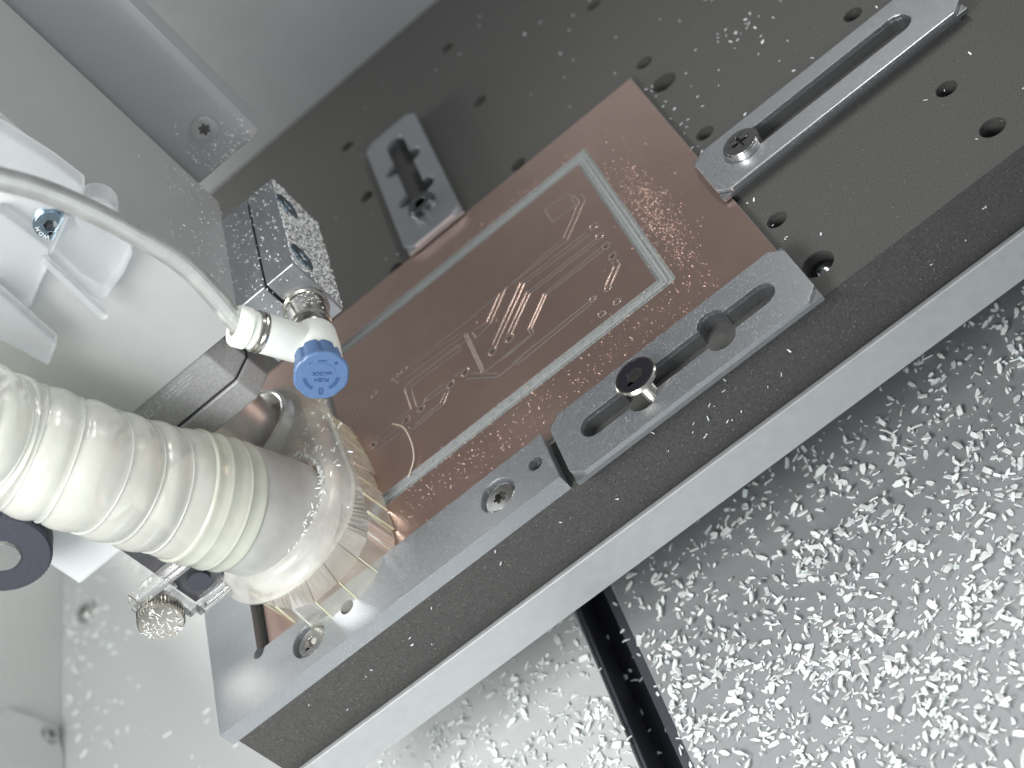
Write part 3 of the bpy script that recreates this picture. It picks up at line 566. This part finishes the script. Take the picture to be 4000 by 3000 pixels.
# ------------------------------------------------------------------ acrylic bracket, thumbscrew
ab = empty('acrylic_bracket', (-152, 266, 17), label='clear acrylic bracket left of the dust shoe with a smoked plate', cat='bracket')
MB().box((-153.0, 268.2, 16.4), (-142.5, 270.2, 48)).build('smoked_plate', 'smoke', ab, bev=0.2)
MB().lathe([(2.9, 0), (2.9, 1.2), (0, 1.3)], (-147.2, 268.1, 21.4), 'y', 32).build('plate_boss', 'rubber', ab, smooth=False)
MB().box((-161.5, 264.5, 27.6), (-142.0, 268.0, 30.9)).build('upper_bar', 'acryl', ab, bev=0.3)
MB().box((-164.0, 266.7, 24.2), (-151.5, 267.8, 27.3)).build('lower_bar', 'acryl', ab, bev=0.3)
MB().box((-155.6, 265.2, 15.8), (-153.2, 268.0, 24.8)).build('side_bar', 'acryl', ab, bev=0.3)
MB().box((-153.1, 264.5, 15.0), (-141.0, 268.0, 16.3)).build('end_strip', 'acryl', ab, bev=0.2)
th = empty('thumb_screw', (-159.4, 262, 22.1), label='knurled silver thumbscrew speckled with white shavings', cat='thumbscrew')
MB().lathe([(5.4, -4.4), (5.8, -4.1), (5.8, -0.7), (5.3, 0.0), (3.0, 0.12), (0, 0.15)], (-159.4, 262, 22.1), 'y', 160, lambda a, k: 1-0.035*(math.cos(40*a) > 0) if k in (1, 2) else 1).build('knurled_head', 'nickel', th, auto=35)
MB().lathe([(3.0, -9), (3.0, -4.5)], (-159.4, 262, 22.1), 'y', 24).build('stem', 'nickel', th, auto=35)
bk = empty('knurled_knob', (-177.6, 284, 54), label='large black knurled knob with silver centre at the left edge', cat='knob')
MB().lathe([(11.3, -4), (11.6, -3.5), (11.6, 2.5), (11.0, 3.2), (4.8, 3.3)], (-178.3, 282, 54.6), 'y', 180, lambda a, k: 1-0.022*(math.cos(60*a) > 0) if k in (1, 2) else 1).build('knob_rim', 'rubber', bk, auto=35)
MB().lathe([(4.6, 3.0), (4.4, 3.6), (4.0, 3.9), (0, 3.9)], (-178.3, 282, 54.6), 'y', 40).build('knob_centre', 'steel', bk, auto=35)
# pale cover low behind the hose
pc = MB().box((-186.4, 300, 22.2), (-153, 336, 59.9)).build('pale_cover', 'pale', bev=0.8); tag(pc, 'pale grey box cover behind the hose and black knob', 'cover')
# ------------------------------------------------------------------ frosted bracket on the housing
fb = empty('frosted_bracket', (-108, 281, 100), label='frosted plastic hose bracket screwed on the pale housing front', cat='bracket')
fy = lambda x, z, y: (x, y, z)
def slab(pts, y0, y1, name, m='frost', bev=0.6): return MB().prism(pts, y0, y1, (), fy).build(name, m, fb, bev=bev, fix=True)
slab([(-94.3, 116.9), (-93.8, 109.3), (-97.5, 106.2), (-104, 112), (-108, 124), (-100, 132), (-96.4, 129.5)], 276, 282.3, 'upper_arm')
slab(circle(-96.4, 103.5, 4.4, 24), 274.5, 282.2, 'round_lobe')
slab([(-100.6, 107.9), (-94.5, 101.5), (-95.6, 95.6), (-97.4, 92.2), (-102.5, 89.9), (-110.3, 88.2), (-111.8, 94), (-110.6, 103.8)], 275, 282.1, 'curved_block')
slab([(-109.5, 104.4), (-111.9, 101.6), (-117, 99.6), (-122.5, 97.1), (-130, 100), (-134, 114), (-122, 124), (-110, 116)], 277, 282.25, 'left_block')
slab([(-109.9, 104.8), (-111.3, 105.0), (-112.7, 86.0), (-111.2, 85.8)], 272.5, 275.0, 'thin_rib', bev=0.3)
slab([(-122.0, 107.5), (-123.1, 88.8), (-128.7, 86.1), (-131.5, 103), (-129, 112)], 272, 276.8, 'lower_bar', bev=0.9)
bs = headscrew('bracket_bolt', (-105.4, 279.5, 107.6), 3.6, 2.6, -0.2, 'hex', 'zinc', 'socket cap bolt set in the frosted bracket near the tube', frame=lambda x, y, z: (x, -z, y))
for i, ch_ in enumerate('HDW'):
    a = R(150+i*27); ux = Vector((math.cos(a), 0, math.sin(a))); rr_ = Vector((-math.sin(a), 0, math.cos(a)))*-1
    text(ch_, 1.25, Vector((-105.4, 276.97, 107.6))+ux*2.6, bs, 'pale', 'lettering', 0.006, upv=ux, rv=ux.cross(Vector((0, -1, 0)))*-1 if False else (Vector((0, -1, 0)).cross(ux))*-1)
# wall plate with screw
wp = MB().prism([(300, -22), (350, -26), (363, -35), (366.5, -50), (362, -57.5), (356, -59.6), (300, -59.6)], -281.9, -279.5, (), lambda x, y, z: (z, x, y)).build('wall_plate', 'wall', bev=0.5, fix=True)
tag(wp, 'rounded pale plate with one screw fixed low on the left wall', 'wall plate')
headscrew('wall_screw', (-279.5, 360.5, -52.5), 3.4, 1.5, 0, 'cross', 'steel', 'cross head screw on the pale wall plate at the lower left', frame=lambda x, y, z: (z, x, y))
headscrew('floor_screw', (-268, 417.9, -60), 4.0, 3.0, 0.02, 'cross', 'steel', 'small screw head on the floor beside the left wall')
"""Shavings and dust."""
def scatter(name, label, m, n, fn, cat='shavings'):
    mb = MB()
    for _ in range(n):
        r = fn()
        if r: flake(mb, *r)
    return tag(mb.build(name, m), label, cat, kind='stuff')
def g(m, s_): return random.gauss(m, s_)
cl = [(random.uniform(-170, 90), random.uniform(140, 262)) for _ in range(900)]
def traychip():
    if random.random() < 0.45: c = random.choice(cl); x, y = g(c[0], 2.2), g(c[1], 2.2)
    else: x, y = random.uniform(-175, 95), random.uniform(135, 265)
    if -90.5 < x < -76.6:
        if random.random() < 0.9: return None
        return (x, y, -59.9 if not -88.8 < x < -78 else -63.9 if x > -81 else -73.9), (0, 0, 1), random.uniform(1, 2.2), random.uniform(.3, .8), .2
    if y > 236 + (x+20)*0.0 and random.random() < .5: return None
    z = -60 + (random.random() < .25)*random.uniform(0.2, 1.3)
    s1 = min(2.8, max(.5, random.lognormvariate(0.30, 0.45)))
    return (x, y, z), (random.uniform(-.25, .25), random.uniform(-.25, .25), 1), s1, s1*random.uniform(.28, .62), s1*random.uniform(.10, .18)
scatter('plastic_shavings', 'thick scatter of white plastic shavings on the steel tray', 'chip', 11000, traychip)
def floorchip():
    if random.random() < .6: x, y = -280+abs(g(0, 14)), g(395, 32)
    else: x, y = random.uniform(-280, -190), random.uniform(285, 440)
    s1 = random.uniform(1.2, 3.0); return (x, y, -60), (0, 0, 1), s1, s1*.4, .4
scatter('floor_shavings', 'sparse white shavings on the floor by the left wall', 'chip', 150, floorchip)
def bedchip():
    k = random.random()
    if k < .32: x, y, z, n = random.uniform(-95, 85), random.uniform(238, 480), 0, (0, 0, 1)
    elif k < .50: x, y, z, n = (g(39, 4), g(347, 6), 0, (0, 0, 1)) if random.random() < .5 else (g(30, 16), g(350, 22), 0, (0, 0, 1))
    elif k < .58: x, y, z, n = g(11.5, 1.2), random.uniform(255, 362), 0, (0, 0, 1)
    else:
        if random.random() < .7: return None
        x, y, z, n = random.choice((g(-25, 12), random.uniform(-150, 60))), 235.95, random.uniform(-16, -1), (0, -1, 0)
    if z == 0 and (-146 < x < 9.6 and 236 < y < 363 or 9 < x < 78 and 283 < y < 304 or -73 < x < -51 and 361 < y < 436 or -56 < x < 11 and y < 255): return None
    s1 = random.uniform(.45, 1.1); return (x, y, z), n, s1, s1*random.uniform(.18, .4), .12
scatter('bed_shavings', 'fine white shavings sprinkled over the dark machine bed', 'chip', 300, bedchip)
def bedfluff():
    if random.random() < .5: x, y, z, n = random.uniform(-95, 85), random.uniform(238, 480), 0, (0, 0, 1)
    else: x, y, z, n = random.uniform(-156, 85), 235.96, random.uniform(-16, 0), (0, -1, 0)
    if z == 0 and (-146 < x < 9.6 and 236 < y < 363): return None
    return (x, y, z), n, random.uniform(.3, .8), .1, .05
scatter('bed_dust', 'pale dust fibres clinging to the dark bed board', 'fluff', 1300, bedfluff, 'dust')
def cudust():
    k = random.random()
    if k < .5: x, y = g(-7.5, 2.6), g(298, 15)
    elif k < .82: x, y = random.uniform(-100, -5), g(265, 5)
    elif k < .88: x, y = random.uniform(-100, -10), g(348.5, 1.5)
    else: x, y = random.uniform(-104, 8), random.uniform(254, 361)
    if not (-104 < x < 9 and 253 < y < 361.5): return None
    if gi[0] < x < gi[2] and gi[1] < y < gi[3] and random.random() < .7: return None
    s1 = random.choice((.14, .16, .2, .25, .3, .45)); return (x, y, 1.66), (0, 0, 1), s1, s1*.6, s1*.25
scatter('copper_dust', 'glittering copper grains scattered around the routed rectangle', 'cuchip', 1700, cudust, 'dust')
def groovedust():
    if random.random() < .85: x, y = random.uniform(-110, -14), g(273.6, 1.1)
    elif random.random() < .5: x, y = g(-14.7, 1.3), random.uniform(272, 347)
    else: x, y = random.uniform(-100, -14), g(345, 1.3)
    s1 = random.uniform(.15, .4); return (x, y, 1.0 if (y < 275.6 and y > 272) else 1.65), (0, 0, 1), s1, s1*.6, .15
scatter('laminate_dust', 'grey laminate dust packed in the routed channel', 'fr4', 900, groovedust, 'dust')
def blockdust():
    k = random.random()
    if k < .84: c = (-78.78, random.uniform(290, 335), random.uniform(42, 60)); n = (1, 0, 0)
    elif k < .89: c = (random.uniform(-96, -79), random.uniform(290, 335), 59.95); n = (0, 0, 1)
    elif k < .90: c = (random.uniform(-96, -79), 289.15, random.uniform(52, 60)); n = (0, -1, 0)
    elif k < .93:
        a = random.uniform(0.2, 2.9); c = (-84.5+5.05*math.cos(a), random.uniform(281, 288), 49+5.05*math.sin(a)); n = (math.cos(a), 0, math.sin(a))
    elif k < .965: c = (-95.95, random.uniform(290, 346), 60+abs(g(0, 12))); n = (1, 0, 0)
    else: c = (random.uniform(-94, -77), 352.4, 65+abs(g(0, 6))); n = (0, -1, 0)
    s1 = random.uniform(.25, .75); return c, n, s1, s1*.4, .1
scatter('block_dust', 'dense pale fuzz of shavings clinging to the split block', 'fr4edge' if False else 'chip', 2600, blockdust, 'dust')
def thumbchip():
    a = random.uniform(0, 6.283); r = 5.3*math.sqrt(random.random()); return (-159.4+r*math.cos(a), 261.86, 22.1+r*math.sin(a)), (0, -1, 0), random.uniform(.5, 1.3), .22, .08
scatter('thumbscrew_shavings', 'white shavings stuck on the knurled thumbscrew face', 'chip', 75, thumbchip)
def shoechip():
    k = random.random()
    if k < .5: x, y, z = g(-112, 6), g(286, 10), 18.05
    else:
        a = random.uniform(-1.4, 1.2); x, y, z = -126+17.2*math.cos(a), 275.5+17.2*math.sin(a), random.uniform(17.5, 19.5)
    return (x, y, z), (0, 0, 1), random.uniform(.6, 1.5), .3, .12
scatter('shoe_shavings', 'white shavings lying on the clear dust shoe', 'chip', 170, shoechip)
